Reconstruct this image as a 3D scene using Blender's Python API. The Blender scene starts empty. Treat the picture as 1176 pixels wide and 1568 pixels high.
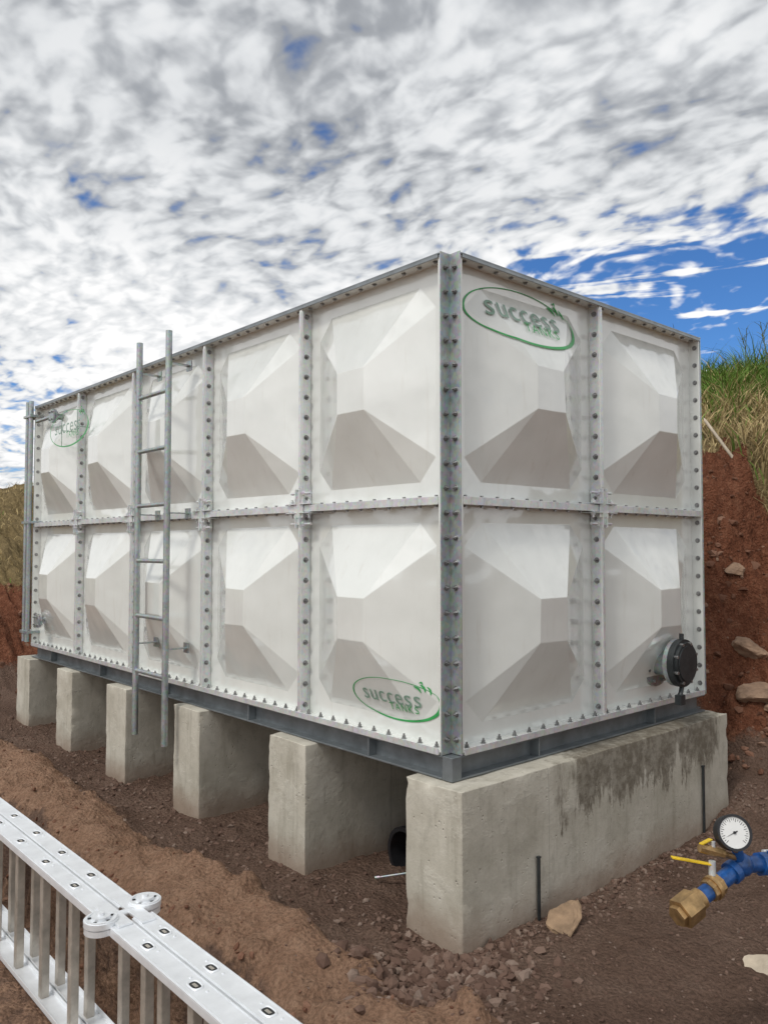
import bpy, bmesh, math, random
import numpy as np
from mathutils import Vector, Matrix, noise
random.seed(7)
rnd=random.random
scene=bpy.context.scene
COL=scene.collection

# ------------------------------------------------------------------ helpers
class NT:
    def __init__(s,tree):
        s.t=tree; s.n=tree.nodes; s.l=tree.links
    def node(s,typ,**kw):
        n=s.n.new(typ)
        for k,v in kw.items(): setattr(n,k,v)
        return n
    def set(s,inp,v):
        if v is None: return
        if hasattr(v,'is_output'): s.l.new(v,inp)
        else: inp.default_value=v
    def math(s,op,a,b=None,c=None,clamp=False):
        n=s.node('ShaderNodeMath',operation=op,use_clamp=clamp)
        s.set(n.inputs[0],a); s.set(n.inputs[1],b)
        if c is not None: s.set(n.inputs[2],c)
        return n.outputs[0]
    def vmath(s,op,a,b=None):
        n=s.node('ShaderNodeVectorMath',operation=op)
        s.set(n.inputs[0],a); s.set(n.inputs[1],b)
        return n.outputs['Value'] if op in('LENGTH','DOT_PRODUCT','DISTANCE') else n.outputs[0]
    def noise(s,vec,scale,detail=4,rough=.55,dist=0,out='Fac'):
        n=s.node('ShaderNodeTexNoise')
        if vec is not None: s.l.new(vec,n.inputs['Vector'])
        n.inputs['Scale'].default_value=scale; n.inputs['Detail'].default_value=detail
        n.inputs['Roughness'].default_value=rough; n.inputs['Distortion'].default_value=dist
        return n.outputs[out]
    def ramp(s,fac,stops,interp='LINEAR'):
        n=s.node('ShaderNodeValToRGB'); n.color_ramp.interpolation=interp
        e=n.color_ramp.elements
        while len(e)<len(stops): e.new(.5)
        for i,(p,c) in enumerate(stops):
            e[i].position=p
            e[i].color=(c,c,c,1) if not isinstance(c,(tuple,list)) else (*c,1)
        s.l.new(fac,n.inputs[0]); return n.outputs[0]
    def mix(s,f,a,b,blend='MIX'):
        n=s.node('ShaderNodeMix',data_type='RGBA',blend_type=blend)
        s.set(n.inputs[0],f)
        for i,v in ((6,a),(7,b)):
            if isinstance(v,(tuple,list)) and len(v)==3: v=(*v,1)
            s.set(n.inputs[i],v)
        return n.outputs[2]
    def smooth(s,v,a,b):
        n=s.node('ShaderNodeMapRange',interpolation_type='SMOOTHSTEP')
        s.set(n.inputs[0],v); n.inputs[1].default_value=a; n.inputs[2].default_value=b
        return n.outputs[0]
    def mapping(s,vec,scale=(1,1,1),rot=(0,0,0),loc=(0,0,0)):
        n=s.node('ShaderNodeMapping'); s.l.new(vec,n.inputs[0])
        n.inputs['Scale'].default_value=scale; n.inputs['Rotation'].default_value=rot; n.inputs['Location'].default_value=loc
        return n.outputs[0]
    def bump(s,h,strength=.3,dist=.01,normal=None):
        n=s.node('ShaderNodeBump'); s.l.new(h,n.inputs['Height'])
        n.inputs['Strength'].default_value=strength; n.inputs['Distance'].default_value=dist
        if normal is not None: s.l.new(normal,n.inputs['Normal'])
        return n.outputs[0]

def new_mat(name):
    m=bpy.data.materials.new(name); m.use_nodes=True
    b=m.node_tree.nodes['Principled BSDF']
    return m,NT(m.node_tree),b

def simple_mat(name,col,rough=.5,metal=0.,var=.12,scale=12,bump=.0,spec=.5,bscale=60,coat=0):
    m,t,b=new_mat(name)
    tc=t.node('ShaderNodeNewGeometry').outputs['Position']
    n=t.noise(tc,scale,5,.6)
    lo=tuple(max(0,c*(1-var)) for c in col); hi=tuple(min(1,c*(1+var)) for c in col)
    t.l.new(t.ramp(n,[(.3,lo),(.7,hi)]),b.inputs['Base Color'])
    n2=t.noise(tc,scale*3,4,.6)
    r=t.math('MULTIPLY_ADD',n2,.2,rough-.1)
    t.l.new(r,b.inputs['Roughness'])
    b.inputs['Metallic'].default_value=metal
    b.inputs['Specular IOR Level'].default_value=spec
    b.inputs['Coat Weight'].default_value=coat
    if bump>0:
        t.l.new(t.bump(t.noise(tc,bscale,6,.6),bump,.005),b.inputs['Normal'])
    return m

class MB:
    def __init__(s): s.v=[];s.f=[];s.m=[];s.sm=[]
    def add(s,vs,fs,m=0,smooth=False):
        o=len(s.v); s.v+= [tuple(x) for x in vs]
        for f in fs: s.f.append(tuple(i+o for i in f)); s.m.append(m); s.sm.append(smooth)
    def box(s,a,b,m=0,T=None):
        x0,y0,z0=a;x1,y1,z1=b
        vs=[(x0,y0,z0),(x1,y0,z0),(x1,y1,z0),(x0,y1,z0),(x0,y0,z1),(x1,y0,z1),(x1,y1,z1),(x0,y1,z1)]
        if T: vs=[T(*p) for p in vs]
        s.add(vs,[(0,3,2,1),(4,5,6,7),(0,1,5,4),(1,2,6,5),(2,3,7,6),(3,0,4,7)],m)
    def cyl(s,p0,p1,r,m=0,n=12,r2=None,smooth=True,cap=True,inner=None):
        p0=Vector(p0);p1=Vector(p1);d=(p1-p0).normalized()
        a=d.orthogonal().normalized();b=d.cross(a)
        r2=r if r2 is None else r2
        def ring(p,rr): return [p+a*math.cos(2*math.pi*i/n)*rr+b*math.sin(2*math.pi*i/n)*rr for i in range(n)]
        vs=ring(p0,r)+ring(p1,r2)
        s.add(vs,[(i,(i+1)%n,n+(i+1)%n,n+i) for i in range(n)],m,smooth)
        if cap and inner is None:
            s.add(vs,[tuple(reversed(range(n))),tuple(range(n,2*n))],m,False)
        if inner:
            vi=ring(p0,inner)+ring(p1,inner)
            s.add(vi,[(i,n+i,n+(i+1)%n,(i+1)%n) for i in range(n)],m,smooth)
            for (A,B,rv) in ((vs[:n],vi[:n],1),(vs[n:],vi[n:],0)):
                fs=[(i,(i+1)%n,n+(i+1)%n,n+i) for i in range(n)]
                if rv: fs=[tuple(reversed(f)) for f in fs]
                s.add(A+B,fs,m,False)
    def tube(s,pts,r,m=0,n=10):
        for i in range(len(pts)-1): 
            s.cyl(pts[i],pts[i+1],r,m,n)
            if i>0: s.ball(pts[i],r*1.0,m)
    def ball(s,p,r,m=0,n=10,sc=(1,1,1)):
        vs=[];fs=[];k=n//2
        for j in range(k+1):
            th=math.pi*j/k
            for i in range(n):
                ph=2*math.pi*i/n
                vs.append((p[0]+r*sc[0]*math.sin(th)*math.cos(ph),p[1]+r*sc[1]*math.sin(th)*math.sin(ph),p[2]+r*sc[2]*math.cos(th)))
        for j in range(k):
            for i in range(n):
                fs.append((j*n+i,(j+1)*n+i,(j+1)*n+(i+1)%n,j*n+(i+1)%n))
        s.add(vs,fs,m,True)
    def obj(s,name,mats,parent=None,bevel=0,recalc=False):
        me=bpy.data.meshes.new(name); me.from_pydata(s.v,[],s.f)
        me.polygons.foreach_set('material_index',s.m); me.polygons.foreach_set('use_smooth',s.sm)
        for m in mats: me.materials.append(m)
        me.update()
        if recalc:
            bm=bmesh.new();bm.from_mesh(me);bmesh.ops.recalc_face_normals(bm,faces=bm.faces);bm.to_mesh(me);bm.free()
        o=bpy.data.objects.new(name,me); COL.objects.link(o)
        if parent: o.parent=parent
        if bevel:
            md=o.modifiers.new('bevel','BEVEL');md.width=bevel;md.segments=2;md.limit_method='ANGLE';md.angle_limit=math.radians(40)
        return o
def empty(name,loc=(0,0,0)):
    e=bpy.data.objects.new(name,None);COL.objects.link(e);return e
def sstep(a,b,x):
    t=min(1,max(0,(x-a)/(b-a)));return t*t*(3-2*t)

# ------------------------------------------------------------------ materials
M_GRP,t,b=new_mat('grp_panel')
pos=t.node('ShaderNodeNewGeometry').outputs['Position']
n1=t.noise(pos,3,5,.6); n2=t.noise(t.mapping(pos,(14,14,1.5)),2.0,5,.6)
c=t.ramp(n1,[(.3,(.675,.695,.66)),(.7,(.755,.775,.74))])
c=t.mix(t.math('MULTIPLY',t.smooth(n2,.56,.8),.4),c,(.57,.55,.49))
t.l.new(c,b.inputs['Base Color'])
t.l.new(t.math('MULTIPLY_ADD',t.noise(pos,9,4),.16,.14),b.inputs['Roughness'])
b.inputs['IOR'].default_value=1.6
b.inputs['Coat Weight'].default_value=1.0;b.inputs['Coat Roughness'].default_value=.05;b.inputs['Coat IOR'].default_value=1.75
nb_=t.bump(t.noise(pos,2.6,2,.5),.5,.03)
t.l.new(nb_,b.inputs['Normal']);t.l.new(nb_,b.inputs['Coat Normal'])
def galv(name,lo,hi,met):
    M,t,b=new_mat(name)
    pos=t.node('ShaderNodeNewGeometry').outputs['Position']
    vo=t.node('ShaderNodeTexVoronoi'); vo.inputs['Scale'].default_value=70; t.l.new(pos,vo.inputs['Vector'])
    n=t.noise(pos,8,5,.65)
    c=t.ramp(n,[(.3,lo),(.7,hi)])
    c=t.mix(.25,c,vo.outputs['Color'],'SOFT_LIGHT')
    st=t.noise(t.mapping(pos,(30,30,3)),1.5,4,.6)
    c=t.mix(t.math('MULTIPLY',t.smooth(st,.55,.8),.4),c,(.22,.21,.19))
    t.l.new(c,b.inputs['Base Color']);b.inputs['Metallic'].default_value=met
    t.l.new(t.math('MULTIPLY_ADD',n,.25,.28),b.inputs['Roughness'])
    return M
M_GALV=galv('galvanised_steel',(.56,.58,.58),(.76,.78,.78),.45)
M_GALVD=galv('galvanised_corner',(.30,.335,.335),(.45,.485,.485),.65)
M_STEEL=simple_mat('base_frame_steel',(.18,.20,.21),.45,.5,.25,9,.1)
M_RIM=simple_mat('rim_steel',(.25,.27,.28),.4,.7,.25,9,.1)
M_BOLT=simple_mat('bolt_steel',(.30,.30,.30),.35,.8,.3,40)
M_DARK=simple_mat('black_cast_iron',(.03,.035,.037),.45,.2,.3,20,.15)
M_ALU=simple_mat('aluminium',(.82,.84,.86),.36,.40,.08,15,.05)
M_ALUR=simple_mat('aluminium_rung',(.52,.48,.42),.42,.6,.25,15,.05)
M_HOLE_SHADE=simple_mat('hole_shade_paint',(.02,.02,.02),.7)  # near-black plates paint the shade inside the ladder's openings
M_BLUE=simple_mat('blue_paint',(.01,.07,.24),.38,0,.5,30,.2,coat=.2)
M_BRASS=simple_mat('brass',(.40,.26,.12),.45,.7,.4,30,.3)
M_YEL=simple_mat('yellow_plastic',(.70,.47,.02),.4,0,.25,30)
M_BLACKP=simple_mat('black_plastic',(.012,.012,.014),.45,0,.3,15,.1)
M_WHITEF=simple_mat('gauge_face',(.70,.70,.68),.3,0,.04,20)
M_GREEN=simple_mat('logo_green',(.04,.33,.09),.35,0,.15,20)
M_LTEXT=simple_mat('logo_grey',(.20,.31,.24),.35,0,.2,20)
M_ROCK=simple_mat('rock_mat',(.29,.19,.125),.9,0,.45,9,.9,bscale=30)
M_PALE=simple_mat('pale_slab',(.29,.195,.12),.9,0,.4,14,.9,bscale=35)
M_WOOD=simple_mat('weathered_wood',(.45,.38,.29),.8,0,.25,14,.4)
def stonemat(name,cols,mixc):
    M,t,b=new_mat(name)
    oi=t.node('ShaderNodeNewGeometry').outputs
    c=t.ramp(oi['Random Per Island'],cols)
    c=t.mix(t.math('MULTIPLY',t.noise(oi['Position'],60,4),.6),c,mixc)
    t.l.new(c,b.inputs['Base Color']);b.inputs['Roughness'].default_value=.95;b.inputs['Specular IOR Level'].default_value=.15
    t.l.new(t.bump(t.noise(oi['Position'],160,4),.6,.004),b.inputs['Normal'])
    return M
M_GRAV=stonemat('gravel_mat',[(0,(.085,.052,.04)),(.45,(.145,.092,.07)),(.8,(.20,.14,.11)),(1,(.28,.22,.18))],(.15,.092,.068))
M_CLOD=stonemat('clod_mat',[(0,(.11,.05,.032)),(.5,(.18,.09,.058)),(.85,(.25,.145,.10)),(1,(.33,.23,.165))],(.17,.085,.055))

# concrete
M_CONC,t,b=new_mat('cast_concrete')
pos=t.node('ShaderNodeNewGeometry').outputs['Position']
sep=t.node('ShaderNodeSeparateXYZ');t.l.new(pos,sep.inputs[0]);X,Y,Z=sep.outputs
n1=t.noise(pos,4,6,.65);n2=t.noise(pos,22,6,.7);n3=t.noise(t.mapping(pos,(9,9,1.2)),1.5,5,.65)
c=t.ramp(n1,[(.25,(.35,.325,.262)),(.5,(.46,.43,.36)),(.75,(.56,.53,.455))])
c=t.mix(t.math('MULTIPLY',t.smooth(n2,.5,.72),.4),c,(.26,.24,.20))
c=t.mix(t.math('MULTIPLY',t.smooth(n3,.50,.72),.5),c,(.26,.24,.19))
patch=t.smooth(t.noise(t.mapping(pos,(2.2,2.2,3.2)),1.3,5,.7),.52,.60)
c=t.mix(t.math('MULTIPLY',patch,.25),c,(.60,.575,.50))
nw=t.math('SUBTRACT',t.noise(t.mapping(pos,(6,6,1.6)),1.6,6,.75),.5)
wx=t.smooth(t.math('ADD',X,nw),.50,.70)
wz=t.math('ADD',Z,t.math('MULTIPLY',nw,.75))
wx2=t.math('SUBTRACT',1.0,t.smooth(t.math('ADD',X,nw),1.85,2.05))
wet=t.math('MULTIPLY',t.math('MULTIPLY',t.math('MULTIPLY',wx,wx2),t.smooth(wz,.36,.43)),t.math('LESS_THAN',Y,.2))
wet=t.math('MULTIPLY',wet,t.math('MULTIPLY_ADD',t.smooth(n2,.35,.6),.4,.6))
c=t.mix(t.math('MULTIPLY',wet,.85),c,(.115,.095,.068))
jt=t.math('SUBTRACT',1.0,t.smooth(t.math('ABSOLUTE',t.math('SUBTRACT',X,.42)),.0,.006))
c=t.mix(t.math('MULTIPLY',jt,.3),c,(.2,.19,.16))
foot=t.math('SUBTRACT',1.0,t.smooth(t.math('ADD',Z,t.math('MULTIPLY',n1,.16)),.07,.28))
c=t.mix(t.math('MULTIPLY',foot,.65),c,(.23,.145,.10))
t.l.new(c,b.inputs['Base Color']);b.inputs['Roughness'].default_value=.85;b.inputs['Specular IOR Level'].default_value=.25
vo=t.node('ShaderNodeTexVoronoi');vo.inputs['Scale'].default_value=38;t.l.new(pos,vo.inputs['Vector'])
pits=t.math('SUBTRACT',1.0,t.smooth(vo.outputs['Distance'],.05,.22))
pits=t.math('MULTIPLY',pits,t.smooth(t.noise(pos,7,3),.5,.62))
h=t.math('SUBTRACT',t.math('ADD',t.math('MULTIPLY',n2,.5),t.math('MULTIPLY',n1,.6)),t.math('MULTIPLY',pits,.7))
h=t.math('ADD',h,t.math('MULTIPLY',patch,.15))
t.l.new(t.bump(h,.6,.010),b.inputs['Normal'])

# soil
M_SOIL,t,b=new_mat('soil')
pos=t.node('ShaderNodeNewGeometry').outputs['Position']
at=t.node('ShaderNodeAttribute');at.attribute_name='zone'
sp=t.node('ShaderNodeSeparateColor');t.l.new(at.outputs['Color'],sp.inputs[0]);ZB,ZR,ZG=sp.outputs[:3]
n1=t.noise(pos,1.6,6,.65);n2=t.noise(pos,14,7,.7);n3=t.noise(pos,75,5,.7)
c=t.ramp(n1,[(.28,(.145,.088,.064)),(.5,(.225,.145,.108)),(.72,(.32,.22,.168))])
berm=t.ramp(n2,[(.3,(.36,.205,.13)),(.6,(.50,.31,.205)),(.8,(.58,.39,.27))])
red=t.ramp(n2,[(.28,(.13,.045,.024)),(.5,(.27,.10,.054)),(.72,(.39,.18,.105))])
gr=t.ramp(n2,[(.3,(.20,.15,.07)),(.7,(.44,.33,.16))])
j=t.math('MULTIPLY',t.math('SUBTRACT',n2,.5),1.1)
def jz(z): return t.smooth(t.math('ADD',z,j),.35,.65)
c=t.mix(jz(ZB),c,berm);c=t.mix(jz(ZR),c,red);c=t.mix(jz(ZG),c,gr)
c=t.mix(t.math('MULTIPLY',t.smooth(n3,.35,.6),.5),t.mix(.55,c,(.03,.018,.012)),c)
c=t.mix(t.math('MULTIPLY',t.smooth(n3,.62,.75),.4),c,(.45,.34,.26))
t.l.new(c,b.inputs['Base Color']);b.inputs['Roughness'].default_value=.97;b.inputs['Specular IOR Level'].default_value=.12
vo=t.node('ShaderNodeTexVoronoi');vo.inputs['Scale'].default_value=55;t.l.new(pos,vo.inputs['Vector'])
h=t.math('ADD',t.math('MULTIPLY',n2,1.0),t.math('MULTIPLY',n3,.5))
h=t.math('SUBTRACT',h,t.math('MULTIPLY',vo.outputs['Distance'],.4))
t.l.new(t.bump(h,1.0,.035),b.inputs['Normal'])

M_GRASS,t,b=new_mat('grass_blades')
at=t.node('ShaderNodeAttribute');at.attribute_name='gcol'
t.l.new(at.outputs['Color'],b.inputs['Base Color']);b.inputs['Roughness'].default_value=.7;b.inputs['Specular IOR Level'].default_value=.2

# ------------------------------------------------------------------ ground
TL=4.775
def fn(x,y,z=0,o=5,H=.9): return noise.fractal(Vector((x,y,z)),H,2.0,o)
def ground_h(x,y):
    w=fn(x*.9,y*.9,3,3)
    w2=fn(x*3,y*3,9,3)
    h=.012*fn(x*2.2,y*2.2,0,4)
    h+=.05*sstep(3,6,y)*2.0
    h+=.20*sstep(1.55,2.4,x+.1*w)*sstep(-1.6,-.1,y)
    h+=.55*sstep(2.10,2.36,x+.04*w2)*sstep(.1,.45,y)*(1-sstep(5,5.6,y))  # unseen ground rise behind the tank, added to block light underneath
    near=abs(x)<8 and abs(y)<8
    w4=fn(x*7,y*7,21,3) if near else 0
    xc=-.65+.08*w+.05*w2
    bm_=math.exp(-((x-xc)/(.21+.03*w4))**4)
    h+=bm_*(.11+.06*w2+.02*w4)*sstep(-2.4,-1.0,y)
    e=-.875+.07*w+.06*w2+.035*w4
    e2=-1.13+.06*w2+.04*w4
    inn=1-sstep(e-.055,e+.015,x)
    out=1-sstep(e2-.12,e2+.02,x)
    h-=inn*.36; h+=out*.20
    xr=x+.18*w+.06*w2
    hr=0
    if xr>2.4: hr=min((xr-2.4)*1.12,1.55)+ (max(0,min(xr-3.85,2.8))*.34)
    yb=y+.25*w+.05*w2
    hb=0
    if yb>6.3: hb=min((yb-6.3)*.6,1.15)+max(0,min(yb-8.2,4.2))*.27
    hr*=sstep(-9,-3,y)
    hk=max(hr,hb)
    h+=hk
    if 0<hk:
        rg=1-abs(fn(x*2.6,y*2.6,31,4))*1.6
        h+=min(1,hk*2)*(.13*fn(x*3.3,y*3.3,5,6,.6)+.09*rg-.06)+.05*abs(fn(x*9,y*9,15,3))
    if near:
        h+=.010*fn(x*11,y*11,2,4,.5)
        k_=1.6 if(-1.3<x<-.3) else 1.0
        cl=fn(x*8,y*8,7,3)
        if cl>.15 and hk<=0: h+=.026*(cl-.15)*k_
        c2=fn(x*19,y*19,17,2)
        if c2>.05: h+=.012*(c2-.05)*k_
    zb=bm_*sstep(-2.4,-1.0,y)+ (1-sstep(-.98,-.84,x))*.55
    zr=sstep(.02,.35,hk)
    zg=0
    if hr>=hb: zg=sstep(1.35,1.62,hr+.15*w)
    else: zg=sstep(.85,1.15,hb+.15*w)
    return h,(min(1,zb),zr,zg)
def axis(a,b,s,ratio,far):
    c=list(np.arange(a,b,s));st=s;x=c[-1]
    while x<far: st*=ratio;x+=st;c.append(x)
    st=s;x=a;pre=[]
    while x>-far: st*=ratio;x-=st;pre.append(x)
    return pre[::-1]+c
xs=axis(-1.7,3.7,.021,1.045,500);ys=axis(-1.6,2.8,.022,1.03,500)
vs=[];zc=[]
for y in ys:
    for x in xs:
        h,z=ground_h(x,y);vs.append((x,y,h));zc+= [z[0],z[1],z[2],1]
nx=len(xs);ny=len(ys)
fs=[(j*nx+i,j*nx+i+1,(j+1)*nx+i+1,(j+1)*nx+i) for j in range(ny-1) for i in range(nx-1)]
me=bpy.data.meshes.new('ground');me.from_pydata(vs,[],fs)
ca=me.color_attributes.new('zone','FLOAT_COLOR','POINT');ca.data.foreach_set('color',zc)
me.polygons.foreach_set('use_smooth',[True]*len(fs));me.materials.append(M_SOIL);me.update()
o=bpy.data.objects.new('ground',me);COL.objects.link(o)

# ------------------------------------------------------------------ plinths
def plinth(x0,y0,x1,y1,z1,seed):
    bm=bmesh.new()
    m=MB();m.box((x0,y0,-.35),(x1,y1,z1))
    me=bpy.data.meshes.new('concrete_plinth');me.from_pydata(m.v,[],m.f)
    bm.from_mesh(me)
    for _ in range(8):
        ed=[e for e in bm.edges if e.calc_length()>.035]
        if not ed: break
        bmesh.ops.subdivide_edges(bm,edges=ed,cuts=1,use_grid_fill=True)
        if len(bm.verts)>30000: break
    for v in bm.verts:
        p0=v.co.copy()
        ex=min(abs(p0.x-x0),abs(p0.x-x1));ey=min(abs(p0.y-y0),abs(p0.y-y1));ez=abs(p0.z-z1)
        k=sorted((ex,ey,ez))
        v.co+=noise.noise_vector(p0*5+Vector((seed,0,0)))*.003
        if k[1]<.001:
            q=noise.noise(p0*16+Vector((seed,0,0)))
            am=.003+ (.020*(q-.1) if q>.1 else 0)
            tgt=Vector((p0.x+(.1 if abs(p0.x-x0)<.001 else -.1 if abs(p0.x-x1)<.001 else 0),p0.y+(.1 if abs(p0.y-y0)<.001 else -.1 if abs(p0.y-y1)<.001 else 0),p0.z-(.1 if ez<.001 else 0)))
            v.co+=(tgt-p0).normalized()*am
    bm.to_mesh(me);bm.free();me.materials.append(M_CONC)
    me.polygons.foreach_set('use_smooth',[True]*len(me.polygons))
    me.set_sharp_from_angle(angle=math.radians(32))
    o=bpy.data.objects.new('concrete_plinth',me);COL.objects.link(o)
    md=o.modifiers.new('bevel','BEVEL');md.width=.003;md.segments=2;md.limit_method='ANGLE';md.angle_limit=math.radians(50)
    return o
PX=-.114;P0=-.159
PT=(0,.98,1.985,2.935,3.875,4.78)
for i,tt in enumerate(PT):
    plinth(PX-.006*(i%2),P0+tt,2.05,P0+tt+.308,.60,i*13.7)

# ------------------------------------------------------------------ tank
tank=empty('water_tank')
Z0=.708
KY=TL/5
faces=[ ((0,0),(0,1),(-1,0),5),((0,0),(1,0),(0,-1),2),((0,TL),(1,0),(0,1),2),((2,0),(0,1),(1,0),5)]
def mkT(o,u,n):
    ky=KY if u[1] else 1.0
    def T(a,v,h): return (o[0]+u[0]*a+n[0]*h,o[1]+u[1]*a*ky+n[1]*h,Z0+v)
    return T
HB=.135
def panel_h(a,v):
    p=abs((a%1)-.5);q=abs((v%1)-.5)
    return max(0,min(HB,HB*(.415-p)/.32,HB*(.415-q)/.32,HB*(.73-(p+q))/(.73-.19)))
pan=MB();fl=MB();ga=MB();bo=MB();rim=MB()
def hexb(T,a,v,h,ax,sgn,z0=.0,L=.009,r=.0095):
    def P(d): return T(a+sgn*d,v,h) if ax=='u' else T(a,v+sgn*d,h)
    bo.cyl(P(z0),P(z0+.002),r*1.45,0,10,smooth=False)
    bo.cyl(P(z0+.002),P(z0+.002+L),r,0,6,smooth=False)
    if L>.008: bo.cyl(P(z0),P(z0+.002+L*1.9),r*.5,0,8)
for fi,(o,u,n,cnt) in enumerate(faces):
    T=mkT(o,u,n)
    flip = (u[0]*n[1]-u[1]*n[0])>0
    for i in range(cnt):
        for k in range(2):
            B=.415;C=.095;q=B-.10
            pts=[(0,0),(1,0),(1,1),(0,1)]
            oc=[(-q,-B),(q,-B),(B,-q),(B,q),(q,B),(-q,B),(-B,q),(-B,-q)]
            dz_=lambda:(rnd()-.5)*.006
            vs=[T(i+a,k+b_,0) for a,b_ in pts]+[T(i+.5+a+dz_(),k+.5+b_+dz_(),0) for a,b_ in oc]+[T(i+.5+a+dz_(),k+.5+b_+dz_(),HB+dz_()) for a,b_ in((-C,-C),(C,-C),(C,C),(-C,C))]
            F=[(0,1,5,4),(1,6,5),(1,2,7,6),(2,8,7),(2,3,9,8),(3,10,9),(3,0,11,10),(0,4,11),
               (4,5,13,12),(5,6,13),(6,7,14,13),(7,8,14),(8,9,15,14),(9,10,15),(10,11,12,15),(11,4,12),(12,13,14,15)]
            if flip: F=[tuple(reversed(f)) for f in F]
            pan.add(vs,F,0,True)
    for i in range(1,cnt):
        fl.box((i-.011,0,-.01),(i+.011,2,.060),0,T)
        for s in(-1,1):
            a0,a1=sorted((i+s*.011,i+s*.015))
            ga.box((a0,.02,.006),(a1,.985,.056),0,T);ga.box((a0,1.016,.006),(a1,1.98,.056),0,T)
            for j in range(20): hexb(T,i,.05+j*.1,.033,'u',s,.015)
        ga.box((i-.009,.03,.0603),(i+.009,.90,.0628),0,T);ga.box((i-.009,1.10,.0603),(i+.009,1.97,.0628),0,T)
    for a0,s in((0,-1),(cnt,1)):
        x0,x1=(0,.012) if s<0 else (cnt-.012,cnt)
        fl.box((x0,0,-.001),(x1,2,.058),0,T)
        x0,x1=(-.006,0) if s<0 else (cnt,cnt+.006)
        ga.box((x0,-.008,-.0055),(x1,2.012,.0615),1,T)
        for j in range(20):
            hexb(T,a0,.05+j*.1,.034,'u',s,.006,r=.0085)
            hexb(T,a0-s*.012,.05+j*.1,.034,'u',-s,.0,.006)
    for v0 in (0,1,2):
        va,vb=((0,.012) if v0==0 else (1-.011,1.011) if v0==1 else (1.988,2.0))
        fl.box((.012,va,-.01),(cnt-.012,vb,.0585),0,T)
        if v0==1:
            ga.box((.013,.9835,.0585),(cnt-.013,1.0165,.0625),0,T)
            ga.box((.013,.985,.003),(cnt-.013,.989,.0585),0,T);ga.box((.013,1.011,.003),(cnt-.013,1.015,.0585),0,T)
        if v0==0:
            fl.box((.013,-.010,.003),(cnt-.013,0,.0605),0,T)
            ga.box((.013,-.0105,.0605),(cnt-.013,.0165,.0635),0,T)
        if v0==2:
            rim.box((-.0,2.0,-.02),(cnt,2.006,.066),0,T)
            rim.box((.006,1.986,.0605),(cnt-.006,2.0,.066),0,T)
        for i in range(cnt):
            for j in range(10):
                a=i+.05+j*.1
                if v0==0: hexb(T,a,0,.036,'v',1,.012,.010,.0085)
                if v0==1: hexb(T,a,1,.034,'v',1,.015,.008,.008);hexb(T,a,1,.034,'v',-1,.015,.008,.008)
                if v0==2: hexb(T,a,2,.034,'v',-1,.012,.006,.008)
    for i in range(1,cnt):
        for s in(-1,1):
            a0,a1=sorted((i+s*.016,i+s*.021))
            ga.box((a0,.905,.004),(a1,.98,.075),0,T);ga.box((a0,1.02,.004),(a1,1.095,.075),0,T)
            a0,a1=sorted((i+s*.0165,i+s*.10))
            ga.box((a0,.976,.004),(a1,.981,.078),0,T);ga.box((a0,1.019,.004),(a1,1.024,.078),0,T)
            for vv in (.925,1.075):
                bo.cyl(T(i+s*.02,vv,.05),T(i+s*.085,vv,.05),.007,1,8);bo.cyl(T(i+s*.021,vv,.05),T(i+s*.034,vv,.05),.014,1,6,smooth=False)
            bo.cyl(T(i+s*.075,.955,.055),T(i+s*.075,1.045,.055),.006,1,8)
            for vv in(.968,1.026): bo.cyl(T(i+s*.075,vv,.055),T(i+s*.075,vv+.010,.055),.012,1,6,smooth=False)
        ga.box((i-.038,.955,.0645),(i+.038,1.045,.0685),0,T)
        ga.box((i-.0185,.92,.0605),(i+.0185,1.08,.0640),0,T)
fl.box((.004,.004,Z0+1.986),(1.996,TL-.004,Z0+2.004),0)
fl.box((.004,.004,Z0-.006),(1.996,TL-.004,Z0+.006),0)
p=pan.obj('panels',[M_GRP],tank)
bm=bmesh.new();bm.from_mesh(p.data)
bmesh.ops.remove_doubles(bm,verts=bm.verts,dist=.0001);bmesh.ops.recalc_face_normals(bm,faces=bm.faces)
bm.to_mesh(p.data);bm.free()
md=p.modifiers.new('bevel','BEVEL');md.width=.0035;md.segments=2;md.limit_method='ANGLE';md.angle_limit=math.radians(6)
md=p.modifiers.new('wn','WEIGHTED_NORMAL');md.keep_sharp=False
fl.obj('panel_flanges',[M_GRP],tank,.0015);ga.obj('galvanised_strips',[M_GALV,M_GALVD],tank,.001)
rim.obj('top_rim',[M_RIM],tank,.001);bo.obj('bolts',[M_BOLT,M_GALV],tank)
bf=MB()
def chan(x0,y0,x1,y1,n):
    z0=.603;z1=Z0-.011
    if n[0]:
        s=n[0];xa=x0
        bf.box((min(xa,xa+s*.006),y0,z0),(max(xa,xa+s*.006),y1,z1))
        for a,b_ in((z0,z0+.008),(z1-.008,z1)): bf.box((min(xa+s*.006,xa+s*.055),y0,a),(max(xa+s*.006,xa+s*.055),y1,b_))
        yy=y0+.45
        while yy<y1-.1: bf.box((min(xa+s*.006,xa+s*.052),yy-.004,z0+.008),(max(xa+s*.006,xa+s*.052),yy+.004,z1-.008));yy+=.97
    else:
        s=n[1];ya=y0
        bf.box((x0,min(ya,ya+s*.006),z0),(x1,max(ya,ya+s*.006),z1))
        for a,b_ in((z0,z0+.008),(z1-.008,z1)): bf.box((x0,min(ya+s*.006,ya+s*.055),a),(x1,max(ya+s*.006,ya+s*.055),b_))
        xx=x0+.5
        while xx<x1-.1: bf.box((xx-.004,min(ya+s*.006,ya+s*.052),z0+.008),(xx+.004,max(ya+s*.006,ya+s*.052),z1-.008));xx+=.97
chan(0,0,0,TL,(-1,0));chan(2.0,0,2.0,TL,(1,0))
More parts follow.
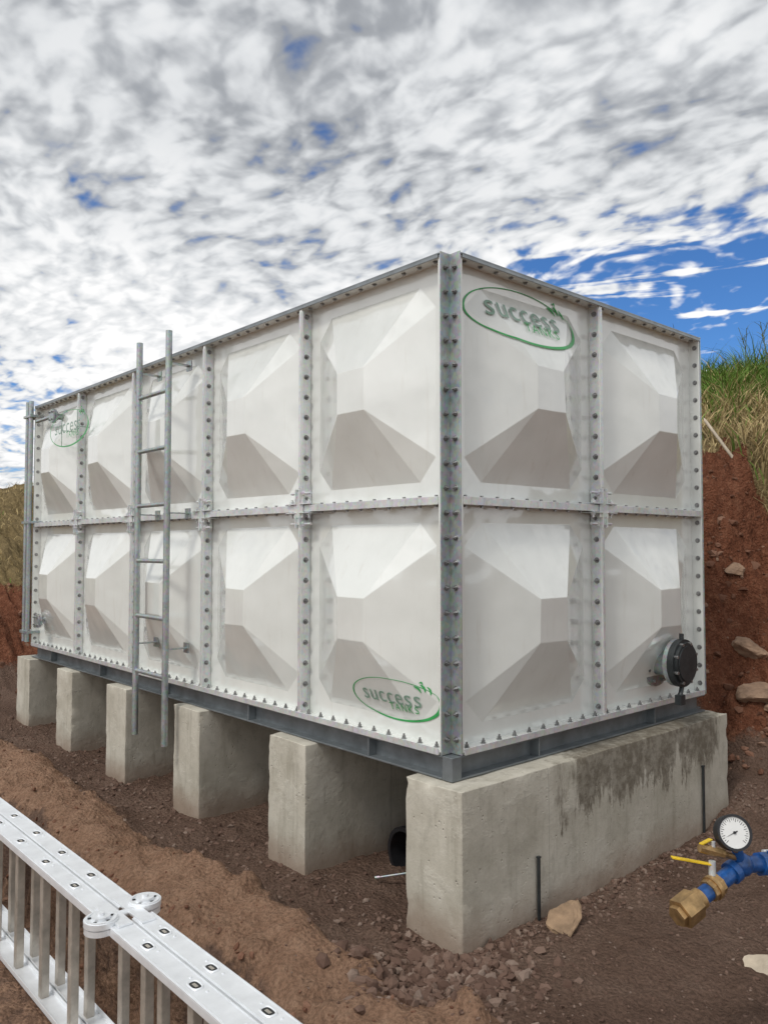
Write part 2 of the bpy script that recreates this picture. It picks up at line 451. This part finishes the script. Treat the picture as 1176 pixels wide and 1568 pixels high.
chan(0,0,2.0,0,(0,-1));chan(0,TL,2,TL,(0,1))
bf.box((-.056,-.056,.6035),(-.002,-.002,Z0-.0115))
for k in range(1,5): bf.box((.01,k*KY-.03,.604),(1.99,k*KY+.03,Z0-.012))
bf.obj('base_frame',[M_STEEL],tank,.0015)

ov=MB()
def fc(a,z,h): return Vector((a,-h,z))
ax,az=1.55,.925
def flangeY(m,a,z,h0,h1,r,mt,nb=8,rb=None):
    m.cyl(fc(a,z,h0),fc(a,z,h1),r,mt,28)
    if rb:
        for i in range(nb):
            an=2*math.pi*(i+.5)/nb
            m.cyl(fc(a+rb*math.cos(an),z+rb*math.sin(an),h0-.008),fc(a+rb*math.cos(an),z+rb*math.sin(an),h1+.018),.009,2,6,smooth=False)
flangeY(ov,ax,az,.0,.022,.135,3,8,.112)
ov.cyl(fc(ax,az,.02),fc(ax,az,.13),.075,3,24)
flangeY(ov,ax,az,.118,.14,.12,3,8,.10)
flangeY(ov,ax,az,.143,.175,.122,1,8,.104)
ov.cyl(fc(ax,az,.175),fc(ax,az,.19),.105,1,28);ov.cyl(fc(ax,az,.19),fc(ax,az,.195),.09,1,28)
ov.cyl(fc(ax,az-.11,.16),fc(ax-.045,az-.175,.17),.012,1,8);ov.box((ax-.07,-.19,az-.205),(ax-.025,-.155,az-.155),1)
ov.cyl(fc(ax,az+.10,.16),fc(ax,az+.15,.16),.012,1,8)
ov.obj('outlet_valve',[M_GALV,M_DARK,M_BOLT,M_GALVD],tank,.0015)
iv=MB()
def lf(L,z,h): return Vector((-h,L,z))
for L,z in((4.22,2.56),(4.48,.925)):
    iv.cyl(lf(L,z,.0),lf(L,z,.014),.06,0,20)
    iv.cyl(lf(L,z,.014),lf(L,z,.11),.024,0,16)
    iv.cyl(lf(L,z,.09),lf(L,z,.105),.055,0,20);iv.cyl(lf(L,z,.108),lf(L,z,.122),.055,0,20)
    for i in range(4):
        an=math.pi/4+i*math.pi/2
        iv.cyl(lf(L+.042*math.cos(an),z+.042*math.sin(an),.08),lf(L+.042*math.cos(an),z+.042*math.sin(an),.135),.006,1,6)
iv.tube([lf(4.22,2.56,.10),lf(4.60,2.56,.10)],.015,0)
iv.obj('pipe_fittings',[M_GALVD,M_BOLT],tank)
lp=MB()
for L,r in((4.80,.020),(4.88,.018)):
    lp.cyl((-.085,L,Z0+.02),(-.085,L,2.76),r,0,14)
for z in(.80,1.72,2.62): lp.box((-.11,4.74,z),(-.0,4.92,z+.02),0)
lp.obj('level_pipe',[M_GALVD],tank)

def logo(fi,a0,v0,hw,hh,name,flat=None):  # overlay marks modelled as lettering on the tank faces
    o,u,n,cnt=faces[fi]
    sg=1 if fi==1 else -1
    T=mkT(o,u,n)
    def W(lx,ly,e=.003):
        a=a0+sg*lx;v=v0+ly
        h=(panel_h(a,v) if flat is None else flat)+e
        return T(a,v,h)
    m=MB();N=150
    pr=None;a1,a2=22,392
    for i in range(N+1):
        t_=i/N;an=math.radians(a1+(a2-a1)*t_)
        ww=(.022+.050*max(0,-math.sin(an-.6)))*min(1,10*min(t_,1-t_)+.15)
        c,s=math.cos(an),math.sin(an)
        R=[W(hw*c*k,hh*s*k,e_) for k,e_ in((1+ww*.3,.0032),(1-ww*.3,.0036),(1-ww,.0032))]
        if pr: m.add(pr+R,[(0,1,4,3),(1,2,5,4)],0)
        pr=R
    for (cx,cy,l,wd,ag) in((.60,.70,.16,.035,2.5),(.70,.76,.14,.035,2.2),(.80,.66,.14,.03,2.0),(.66,.98,.07,.03,2.7)):
        pts=[]
        for i in range(12):
            an=2*math.pi*i/12
            lx=l*.5*math.cos(an);ly=wd*.5*math.sin(an)+.03*math.cos(an)**2
            pts.append(W(hw*(cx+lx*math.cos(ag)-ly*math.sin(ag)),cy*hh+hw*(lx*math.sin(ag)+ly*math.cos(ag)),.0045))
        m.add(pts,[tuple(range(12))],0)
    for txt,size,cx,cy,mi in(('success',hw*.385,-.05,.14,1),('TANKS',hw*.165,.22,-.36,0)):
        cu=bpy.data.curves.new('t','FONT');cu.body=txt;cu.size=size;cu.align_x='CENTER';cu.align_y='CENTER';cu.resolution_u=4
        cu.space_character=1.08 if mi else 1.25
        ob=bpy.data.objects.new('t',cu);COL.objects.link(ob);bpy.context.view_layer.update()
        tm=bpy.data.meshes.new_from_object(ob.evaluated_get(bpy.context.evaluated_depsgraph_get()))
        bpy.data.objects.remove(ob)
        bm=bmesh.new();bm.from_mesh(tm);bmesh.ops.triangulate(bm,faces=bm.faces)
        for _ in range(5):
            ed=[e for e in bm.edges if e.calc_length()>.012]
            if ed: bmesh.ops.subdivide_edges(bm,edges=ed,cuts=1)
            bmesh.ops.triangulate(bm,faces=bm.faces)
        bm.verts.ensure_lookup_table()
        vs=[W(v.co.x*1.08+cx*hw,v.co.y+cy*hh,.0055) for v in bm.verts]
        m.add(vs,[tuple(v.index for v in f.verts) for f in bm.faces],mi)
        bm.free()
    if flat is not None:
        for xx in (-.4,.4):
            m.cyl(W(xx*hw,-hh*.9,-.003),W(xx*hw,hh*.9,-.003),.0025,1,6);m.cyl(W(xx*hw,0,-.003),W(xx*hw,0,-flat),.0025,1,6)
    m.obj(name,[M_GREEN,M_LTEXT],tank)
logo(1,.45,1.822,.375,.128,'logo_overlay')
logo(0,.325,.165,.27,.092,'logo_overlay_2')
logo(0,3.95,1.70,.40,.135,'logo_overlay_standoff',.145)  # overlay mark stood off the face on invented support wires

# ------------------------------------------------------------------ fixed access ladder
al=MB();xr=-.20
for y in(2.07,2.46):
    al.cyl((xr,y,.38),(xr,y,2.79),.019,0,14)
    for z in(.93,1.72,2.60):
        al.box((xr+.01,y-.02,z-.003),(-.062,y+.02,z+.003),0)
        al.box((-.070,y-.03,z-.03),(-.064,y+.03,z+.03),0)
for i in range(6):
    z=.77+i*.334
    al.cyl((xr,2.07,z),(xr,2.46,z),.013,0,12)
al.obj('steel_ladder',[M_GALVD])

# ------------------------------------------------------------------ folding aluminium ladder lying on its side
fo=empty('folding_ladder')
m1=MB();m2=MB();m3=MB()
zt=.355;zb=-.13
def stile(x0,x1,z,up):
    for ya,yb in((-1.5,.20),(.30,2.5)):
        m1.box((x0,ya,z),(x1,yb,z+.004))
        s=-1 if up else 1
        za,zb_=sorted((z,z+s*.022))
        m1.box((x0,ya,za),(x0+.003,yb,zb_));m1.box((x1-.003,ya,za),(x1,yb,zb_))
        if up:
            for xq in (x0+.004,x1-.007): m1.box((xq,ya,z+.0042),(xq+.003,yb,z+.0062))
for (xa,xb) in((-1.318,-1.247),(-1.241,-1.170)):
    stile(xa,xb,zt,True);stile(xa,xb,zb,False)
    xm=(xa+xb)/2
    y=-1.4+(.05 if xa>-1.3 else 0)
    while y<2.5:
        if not(.17<y<.33):
            m2.box((xm-.015,y-.015,zb+.004),(xm+.015,y+.015,zt-.002))
            n=16
            sq=lambda c_:math.copysign(abs(c_)**.6,c_)
            rim_=[(xm+.012*sq(math.cos(2*math.pi*i/n)),y+.020*sq(math.sin(2*math.pi*i/n))) for i in range(n)]
            rin=[(xm+.018*sq(math.cos(2*math.pi*i/n)),y+.027*sq(math.sin(2*math.pi*i/n))) for i in range(n)]
            vs=[(a,b_,zt+.0045) for a,b_ in rin]+[((a+c)/2,(b_+d)/2,zt+.0085) for (a,b_),(c,d) in zip(rin,rim_)]+[(a,b_,zt+.0055) for a,b_ in rim_]
            m1.add(vs,[(i,(i+1)%n,n+(i+1)%n,n+i) for i in range(n)]+[(n+i,n+(i+1)%n,2*n+(i+1)%n,2*n+i) for i in range(n)],0,True)
            m3.add([(a,b_,zt+.0052) for a,b_ in rim_],[tuple(range(n))],0)
            m3.box((xm-.005,y-.011,zt+.0053),(xm+.004,y+.010,zt+.0060),1)
            for dy in(-.045,.045): m1.cyl((xm+.01,y+dy,zt+.003),(xm+.01,y+dy,zt+.0065),.004,0,8)
        y+=.28
m1.box((-1.30,.16,zt+.0045),(-1.255,.34,zt+.012));m1.box((-1.235,.14,zt+.0045),(-1.19,.36,zt+.012))
for cx,cy,r in((-1.325,.235,.052),(-1.165,.27,.052)):
    m1.cyl((cx,cy,zt-.02),(cx,cy,zt-.002),r*.96,0,28);m1.cyl((cx,cy,zt+.001),(cx,cy,zt+.018),r,0,28)
    m1.cyl((cx,cy,zt+.018),(cx,cy,zt+.028),r*.55,0,20);m1.cyl((cx,cy,zt+.028),(cx,cy,zt+.036),.010,0,6,smooth=False)
    m1.cyl((cx,cy,zt+.018),(cx,cy,zt+.022),r*.92,0,28,inner=r*.78)
    for i in range(5):
        an=i*1.256;m3.cyl((cx+.034*math.cos(an),cy+.034*math.sin(an),zt+.018),(cx+.034*math.cos(an),cy+.034*math.sin(an),zt+.0195),.006,0,8)
m1.cyl((-1.36,.25,zt+.004),(-1.13,.25,zt+.004),.012,0,12)
m1.box((-1.30,.17,zb-.004),(-1.19,.33,zb+.0035))
m1.obj('stiles',[M_ALU],fo,.001);m2.obj('rungs',[M_ALUR],fo,.003);m3.obj('slots',[M_HOLE_SHADE,M_ALUR],fo)

# ------------------------------------------------------------------ blue test manifold with gauge
gm=empty('pressure_gauge_manifold')
g=MB()
A=Vector((-.188,-1.091,.507));B=Vector((.024,-1.146,.586));Cc=Vector((.17,-1.21,.572));D=Vector((.42,-1.32,.56))
d=(B-A).normalized()
BL,BR,YE,BK,WH,SI=0,1,2,3,4,5
g.cyl(A-d*.035,A+d*.025,.043,BR,6,smooth=False);g.cyl(A-d*.036,A-d*.05,.030,BR,6,smooth=False);g.cyl(A+d*.025,A+d*.05,.030,BR,16)
g.cyl(A+d*.05,A+d*.085,.024,BL,16);g.cyl(A+d*.085,A+d*.13,.031,BR,8,smooth=False);g.cyl(A+d*.10,A+d*.112,.035,BR,20)
g.cyl(A+d*.13,B,.024,BL,16);g.ball(B,.034,BL,16);g.cyl(B-d*.05,B-d*.03,.032,BL,18)
g.cyl(B,Cc,.024,BL,16);g.cyl(B+(Cc-B)*.40,B+(Cc-B)*.55,.034,BL,8,smooth=False);g.cyl(B+(Cc-B)*.62,B+(Cc-B)*.70,.037,BL,18);g.ball(Cc,.032,BL,14)
for i in range(4):
    an=i*math.pi/2+.4;q_=B+(Cc-B)*.66;a_=(Cc-B).normalized().orthogonal().normalized();b_2=(Cc-B).normalized().cross(a_)
    cc_=q_+a_*math.cos(an)*.034+b_2*math.sin(an)*.034;dd=(Cc-B).normalized();g.cyl(cc_-dd*.016,cc_+dd*.016,.006,SI,6,smooth=False)
g.cyl(Cc,D,.024,BL,16);g.ball(D,.03,BL,14);g.cyl(D,(D.x,D.y,-.05),.024,BL,16)
g.cyl(Cc,Cc+Vector((.02,-.0,.07)),.022,BL,14)
G=Vector((-.05,-1.160,.700));fd=Vector((-.62,-.70,.36)).normalized()
S=B+Vector((-.015,0,.02));g.cyl(S,S+Vector((-.02,.0,.05)),.016,BL,12);g.cyl(S+Vector((-.02,0,.03)),G-Vector((0,0,.045)),.008,BR,10)
g.cyl(G-fd*.03,G,.049,BK,36);g.cyl(G,G+fd*.006,.050,BK,36,inner=.043)
g.cyl(G+fd*.0005,G+fd*.002,.0432,WH,36)
ux=fd.cross(Vector((0,0,1))).normalized()*-1;uz=ux.cross(fd).normalized()*-1
if uz.z<0: uz=-uz
def gp(a,r,h): return G+fd*h+ux*math.cos(a)*r+uz*math.sin(a)*r
for i in range(28):
    a=math.radians(-45+i*10);r0=.033 if i%3 else .029
    q=gp(a,r0,.0026);q2=gp(a,.039,.0026);s=(uz*math.cos(a)-ux*math.sin(a))*.0007
    g.add([q-s,q+s,q2+s,q2-s],[(0,1,2,3)],BK)
a=math.radians(205);s=(uz*math.cos(a)-ux*math.sin(a))*.0014
g.add([gp(a+math.pi,.01,.004)-s,gp(a+math.pi,.01,.004)+s,gp(a,.034,.004)],[(0,1,2)],BK);g.cyl(G+fd*.003,G+fd*.006,.004,BK,12)
V=Vector((-.085,-1.115,.645));g.cyl(B+Vector((-.01,0,.02)),V,.009,BR,12);g.cyl(V-Vector((.030,-.026,-.010)),V+Vector((.026,-.018,-.010)),.014,BR,8,smooth=False)
g.cyl(V,V+Vector((0,0,.026)),.006,SI,8)
g.box((V.x-.05,V.y+.005,V.z+.026),(V.x+.008,V.y+.018,V.z+.030),YE)
L0=Vector((-.088,-1.112,.606));L1=Vector((-.178,-1.036,.628))
ld=(L1-L0).normalized();side=ld.cross(Vector((0,0,1))).normalized()*.008;upv=Vector((0,0,.0025))
vs=[p_+s_+w_ for p_ in(L0,L1) for s_ in(-side,side) for w_ in(-upv,upv)]
g.add(vs,[(0,1,3,2),(4,6,7,5),(0,4,5,1),(2,3,7,6),(1,5,7,3),(0,2,6,4)],YE)
g.cyl(L0-Vector((0,0,.03)),L0+Vector((0,0,.010)),.010,SI,10)
go=g.obj('manifold',[M_BLUE,M_BRASS,M_YEL,M_BLACKP,M_WHITEF,M_GALV],gm,.001,True)

# ------------------------------------------------------------------ rocks etc
def rock_mesh(m,c,r,sc,seed,mt=0,sub=3,amp=.35,rot=None):
    bm=bmesh.new();bmesh.ops.create_icosphere(bm,subdivisions=sub,radius=1)
    rot=rot or Matrix.Rotation(rnd()*6.28,3,'Z')@Matrix.Rotation(rnd()*.8-.4,3,'X')
    planes=[(Vector((rnd()-.5,rnd()-.5,rnd()-.5)).normalized(),.55+.3*rnd()) for _ in range(11)]
    vs=[]
    for v in bm.verts:
        p=v.co.copy();p*=1+amp*.5*noise.noise(p*1.3+Vector((seed,seed*.3,0)))
        for nn,dd in planes:
            e=p.dot(nn)-dd
            if e>0: p-=nn*e
        p*=1+.08*noise.noise(p*5+Vector((seed,0,5)))
        p=rot@Vector((p.x*sc[0],p.y*sc[1],p.z*sc[2]))*r*1.25
        vs.append(p+Vector(c))
    m.add(vs,[tuple(v.index for v in f.verts) for f in bm.faces],mt,False)
    bm.free()
for (x,y,dz,r,sc) in((2.80,-.05,.0,.13,(1.2,.8,.6)),(2.98,.12,.0,.11,(1.1,.9,.6)),(2.72,-.28,.0,.12,(1.3,.8,.5)),(3.15,.30,.0,.06,(1,1,.8))):
    m=MB();rock_mesh(m,(x,y,ground_h(x,y)[0]+dz),r,sc,x*7,0,4,.5);m.obj('rock',[M_ROCK])
m=MB();hx,hy=.345,-.28
R_=Matrix.Rotation(math.radians(-40),3,'Z')@Matrix.Rotation(math.radians(38),3,'X')@Matrix.Rotation(math.radians(50),3,'Z')
rock_mesh(m,(hx,hy,ground_h(hx,hy)[0]+.035),.085,(1.05,.75,.20),3.3,0,4,.4,R_);m.obj('concrete_chunk',[M_PALE])
m=MB();rock_mesh(m,(.62,-.98,ground_h(.62,-.98)[0]+.015),.06,(1.5,.8,.30),5.1,0,3,.3);m.obj('timber_offcut',[M_WOOD])

base=[]
for k in range(10):
    bm=bmesh.new();bmesh.ops.create_icosphere(bm,subdivisions=1,radius=1)
    vs=[]
    for v in bm.verts:
        p=v.co.copy();p*=1+.75*noise.noise(p*1.4+Vector((k*9.1,0,0)))
        p.z*=.7;vs.append(p.copy())
    base.append((vs,[tuple(v.index for v in f.verts) for f in bm.faces]));bm.free()
def stone(M_,x,y,r):
    h=ground_h(x,y)[0]
    vs,fs=base[int(rnd()*10)];rot=Matrix.Rotation(rnd()*6.28,3,'Z')@Matrix.Rotation(rnd()*6.28,3,'X')
    sx,sy=.8+.5*rnd(),.7+.5*rnd()
    M_.add([rot@Vector((v.x*sx,v.y*sy,v.z))*r+Vector((x,y,h+r*.1)) for v in vs],fs,0,False)
def inpl(x,y):
    for tt in PT:
        if x>PX-.01 and x<2.06 and P0+tt-.01<y<P0+tt+.318: return True
    return False
gm_=MB()
for i in range(9500):
    k=rnd()
    if k<.18: x=random.gauss(-.26,.17);y=random.gauss(-.22,.14);r=.004+.024*rnd()**3.5
    elif k<.36: x=-.15+2.4*rnd();y=P0-abs(random.gauss(0,.09));r=.003+.012*rnd()**3
    elif k<.50: y=-.2+5.2*rnd();x=PX-.05+random.gauss(0,.14);r=.003+.014*rnd()**3
    elif k<.56: y=-.2+4*rnd();x=.2+.8*rnd();r=.004+.014*rnd()**3
    elif k<.92: x=-.6+3*rnd();y=-.2-1.7*rnd();r=.002+.0075*rnd()**4
    else: x=-.5+.4*rnd();y=-.8+5*rnd();r=.003+.010*rnd()**4
    if inpl(x,y): continue
    stone(gm_,x,y,r)
gm_.obj('gravel',[M_GRAV])
cm=MB()
for i in range(3600):
    k=rnd()
    if k<.62: x=2.35+1.7*rnd();y=-1.6+3.6*rnd();r=.006+.036*rnd()**4
    elif k<.76: y=-1.2+5*rnd();x=-.90+random.gauss(0,.06);r=.004+.014*rnd()**3
    elif k<.88: y=-1.2+5*rnd();x=-.65+random.gauss(0,.14);r=.002+.008*rnd()**4
    else: x=-3+4*rnd();y=5.8+2.5*rnd();r=.01+.04*rnd()**3
    if ground_h(x,y)[1][2]>.5: continue
    stone(cm,x,y,r)
cm.obj('soil_clods',[M_CLOD])

for (x,z0,z1,y) in((.335,.0,.25,P0-.010),(1.74,.1,.365,P0-.010)):
    m=MB();m.box((x-.006,y-.005,z0-.1),(x+.006,y+.005,z1));m.box((x-.009,y-.007,z1),(x+.009,y+.007,z1+.006));m.obj('steel_stake',[M_DARK],None,.001)
m=MB();m.cyl((.24,.535,.09),(1.9,.42,.10),.112,0,36,inner=.102);m.cyl((.24,.535,.09),(.28,.532,.09),.122,0,36,inner=.1125);m.obj('drain_pipe',[M_BLACKP])
m=MB();m.cyl((.06,.50,.045),(.16,.41,.065),.005,0,8);m.cyl((.06,.50,.045),(.045,.515,.042),.008,0,8);m.obj('steel_offcut',[M_GALVD])
sx_,sy_=3.62,.60
hs=ground_h(sx_,sy_)[0]
m=MB();m.cyl((3.60,.38,hs-.10),(3.68,.74,hs+.38),.012,0,8);m.cyl((3.68,.74,hs+.38),(3.688,.76,hs+.41),.012,0,8,r2=.002);m.obj('wooden_stake',[M_WOOD])

# ------------------------------------------------------------------ grass (one mesh)
gv=[];gf=[];gc=[]
def blade(x,y,z,H,w,col,bend):
    a=rnd()*6.28;dx,dy=math.cos(a),math.sin(a);b_=rnd()*6.28;bx,by=math.cos(b_)*bend*H,math.sin(b_)*bend*H
    o=len(gv)
    for t_,ww in((0,1),(.4,.8),(.75,.5)):
        cx,cy,cz=x+bx*t_*t_,y+by*t_*t_,z+H*t_*(1-.25*bend*t_)
        gv.append((cx-dx*w*ww,cy-dy*w*ww,cz));gv.append((cx+dx*w*ww,cy+dy*w*ww,cz))
    gv.append((x+bx,y+by,z+H*(1-.35*bend)))
    gf.extend([(o,o+1,o+3,o+2),(o+2,o+3,o+5,o+4),(o+4,o+5,o+6)])
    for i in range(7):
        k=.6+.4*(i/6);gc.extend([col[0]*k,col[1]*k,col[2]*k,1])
def gcol(green):
    if rnd()<green:
        k=.7+.7*rnd();return (.15*k,.25*k,.045*k)
    k=.6+.7*rnd();return (.52*k,.40*k,.20*k)
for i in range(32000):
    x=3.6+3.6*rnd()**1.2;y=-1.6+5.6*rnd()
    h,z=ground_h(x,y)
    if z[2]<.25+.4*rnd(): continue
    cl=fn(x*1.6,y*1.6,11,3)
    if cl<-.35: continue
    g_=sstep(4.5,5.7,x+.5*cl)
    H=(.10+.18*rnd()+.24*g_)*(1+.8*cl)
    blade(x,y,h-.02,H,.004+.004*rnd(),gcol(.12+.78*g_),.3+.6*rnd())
for i in range(12000):
    x=-3.5+7*rnd();y=7.4+5.5*rnd()
    h,z=ground_h(x,y)
    if z[2]<.25+.4*rnd(): continue
    if fn(x*1.6,y*1.6,11,3)<-.1: continue
    blade(x,y,h-.02,.04+.08*rnd(),.006,gcol(.05),.3+.6*rnd())
me=bpy.data.meshes.new('grass');me.from_pydata(gv,[],gf)
ca=me.color_attributes.new('gcol','FLOAT_COLOR','POINT');ca.data.foreach_set('color',gc)
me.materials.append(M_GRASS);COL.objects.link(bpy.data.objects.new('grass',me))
gv=[];gf=[];gc=[]
for i in range(20):
    x=4.8+1.8*rnd();y=.3+1.9*rnd();h=ground_h(x,y)[0]
    H=.45+.5*rnd();bx,by=(rnd()-.5)*.3,(rnd()-.5)*.3
    pts=[(x+bx*t_*t_,y+by*t_*t_,h+H*t_) for t_ in (0,.25,.5,.75,1)]
    for j in range(4):
        o=len(gv)
        for p_ in(pts[j],pts[j+1]):
            gv.append((p_[0]-.003,p_[1]+.002,p_[2]));gv.append((p_[0]+.003,p_[1]-.002,p_[2]))
        gf.append((o,o+1,o+3,o+2));gc.extend([.10,.12,.04,1]*4)
    for j in range(10):
        t_=.35+.65*rnd();blade(x+bx*t_*t_,y+by*t_*t_,h+H*t_,.06+.10*rnd(),.004,(.11,.14,.04),.9)
me=bpy.data.meshes.new('weeds');me.from_pydata(gv,[],gf)
ca=me.color_attributes.new('gcol','FLOAT_COLOR','POINT');ca.data.foreach_set('color',gc)
me.materials.append(M_GRASS);COL.objects.link(bpy.data.objects.new('weeds',me))

# ------------------------------------------------------------------ sky
SUN=Vector((-.62,-.08,.85)).normalized()
w=bpy.data.worlds.new('World');scene.world=w;w.use_nodes=True
t=NT(w.node_tree);bg=w.node_tree.nodes['Background']
sky=t.node('ShaderNodeTexSky',sky_type='NISHITA',sun_disc=False)
sky.sun_elevation=math.asin(SUN.z);sky.sun_rotation=math.atan2(SUN.x,SUN.y);sky.altitude=600;sky.air_density=1.0;sky.dust_density=.4;sky.ozone_density=2.5
d=t.node('ShaderNodeTexCoord').outputs['Generated']
dn=t.vmath('NORMALIZE',d)
sp=t.node('ShaderNodeSeparateXYZ');t.l.new(dn,sp.inputs[0]);dx,dy,dz=sp.outputs
zc_=t.math('ADD',t.math('MAXIMUM',dz,0.0),.17)
cb=t.node('ShaderNodeCombineXYZ');t.l.new(t.math('DIVIDE',dx,zc_),cb.inputs[0]);t.l.new(t.math('DIVIDE',dy,zc_),cb.inputs[1])
P=cb.outputs[0]
Pw=t.vmath('ADD',P,t.vmath('MULTIPLY',t.noise(P,1.4,2,.5,out='Color'),(.25,.25,0)))
big=t.noise(Pw,1.0,3,.5)
lump=t.noise(t.mapping(Pw,(1.15,1,1),(0,0,.5)),4.6,2,.5)
cell=t.noise(t.mapping(Pw,(1.5,1.0,1),(0,0,-.55)),13.5,2,.45,.3)
fine=t.noise(Pw,30,3,.5)
dens=t.math('ADD',t.math('ADD',t.math('MULTIPLY',big,.26),t.math('MULTIPLY',lump,.36)),t.math('ADD',t.math('MULTIPLY',cell,.38),t.math('MULTIPLY',fine,.10)))
gd=Vector((.86,.44,.15))
gl=t.vmath('LENGTH',t.vmath('MULTIPLY',t.vmath('SUBTRACT',dn,tuple(gd)),(1,1,2.1)))
gap=t.math('SUBTRACT',1.0,t.smooth(gl,.26,.60))
gd2=Vector((.30,.93,.16)).normalized()
gap2=t.math('SUBTRACT',1.0,t.smooth(t.vmath('LENGTH',t.vmath('MULTIPLY',t.vmath('SUBTRACT',dn,tuple(gd2)),(1,1,2.0))),.04,.26))
cov=t.math('SUBTRACT',dens,t.math('ADD',t.math('MULTIPLY',gap,.25),t.math('MULTIPLY',gap2,.09)))
strk=t.noise(t.mapping(dn,(1.3,1.3,20),(0.0,0.05,0.0)),2.2,5,.55,.4)
cov=t.math('ADD',cov,t.math('MULTIPLY',t.math('MULTIPLY',t.smooth(strk,.50,.64),gap),.15))
alpha=t.smooth(cov,.345,.47)
haze=t.math('MULTIPLY',t.math('SUBTRACT',1.0,t.smooth(dz,.0,.13)),.30)
alpha=t.math('MAXIMUM',alpha,haze)
el=t.smooth(dz,.30,.62)
tex=t.math('ADD',t.math('ADD',t.math('MULTIPLY',lump,.46),t.math('MULTIPLY',cell,.54)),t.math('MULTIPLY',t.math('SUBTRACT',fine,.5),.14))
bright=t.math('ADD',t.math('MULTIPLY',t.smooth(tex,.34,.64),.46),t.math('MULTIPLY',t.smooth(big,.33,.66),.34))
bright=t.math('ADD',bright,t.math('MULTIPLY',t.math('SUBTRACT',1.0,el),.40))
cc=t.ramp(bright,[(0.05,(.23,.245,.27)),(.35,(.39,.41,.44)),(.68,(.73,.75,.77)),(1.0,(1.,1.,1.))])
sg_=t.smooth(t.vmath('DOT_PRODUCT',dn,tuple(SUN)),.5,1.0)  # cloud glow near the sun, out of view, added to brighten panel reflections
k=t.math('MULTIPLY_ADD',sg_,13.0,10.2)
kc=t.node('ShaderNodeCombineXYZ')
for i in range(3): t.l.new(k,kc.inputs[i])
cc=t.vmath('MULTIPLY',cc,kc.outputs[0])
skyc=t.vmath('MULTIPLY',sky.outputs[0],(.50,.85,1.25))
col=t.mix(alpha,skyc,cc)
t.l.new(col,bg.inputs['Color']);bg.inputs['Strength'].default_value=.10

sl=bpy.data.lights.new('sun','SUN');sl.energy=1.5;sl.angle=math.radians(11);sl.color=(1,.95,.88)
so=bpy.data.objects.new('sun',sl);COL.objects.link(so);so.rotation_euler=SUN.to_track_quat('Z','Y').to_euler()

cam=bpy.data.cameras.new('camera');co=bpy.data.objects.new('camera',cam);COL.objects.link(co)
cam.sensor_fit='VERTICAL';cam.sensor_height=36;cam.lens=28.15;cam.clip_end=3000;cam.clip_start=.05
co.location=(-2.36,-2.235,1.52);co.rotation_euler=(math.radians(92.52),0,math.radians(-41.8))
scene.camera=co
scene.view_settings.view_transform='Standard';scene.view_settings.look='None';scene.view_settings.exposure=0
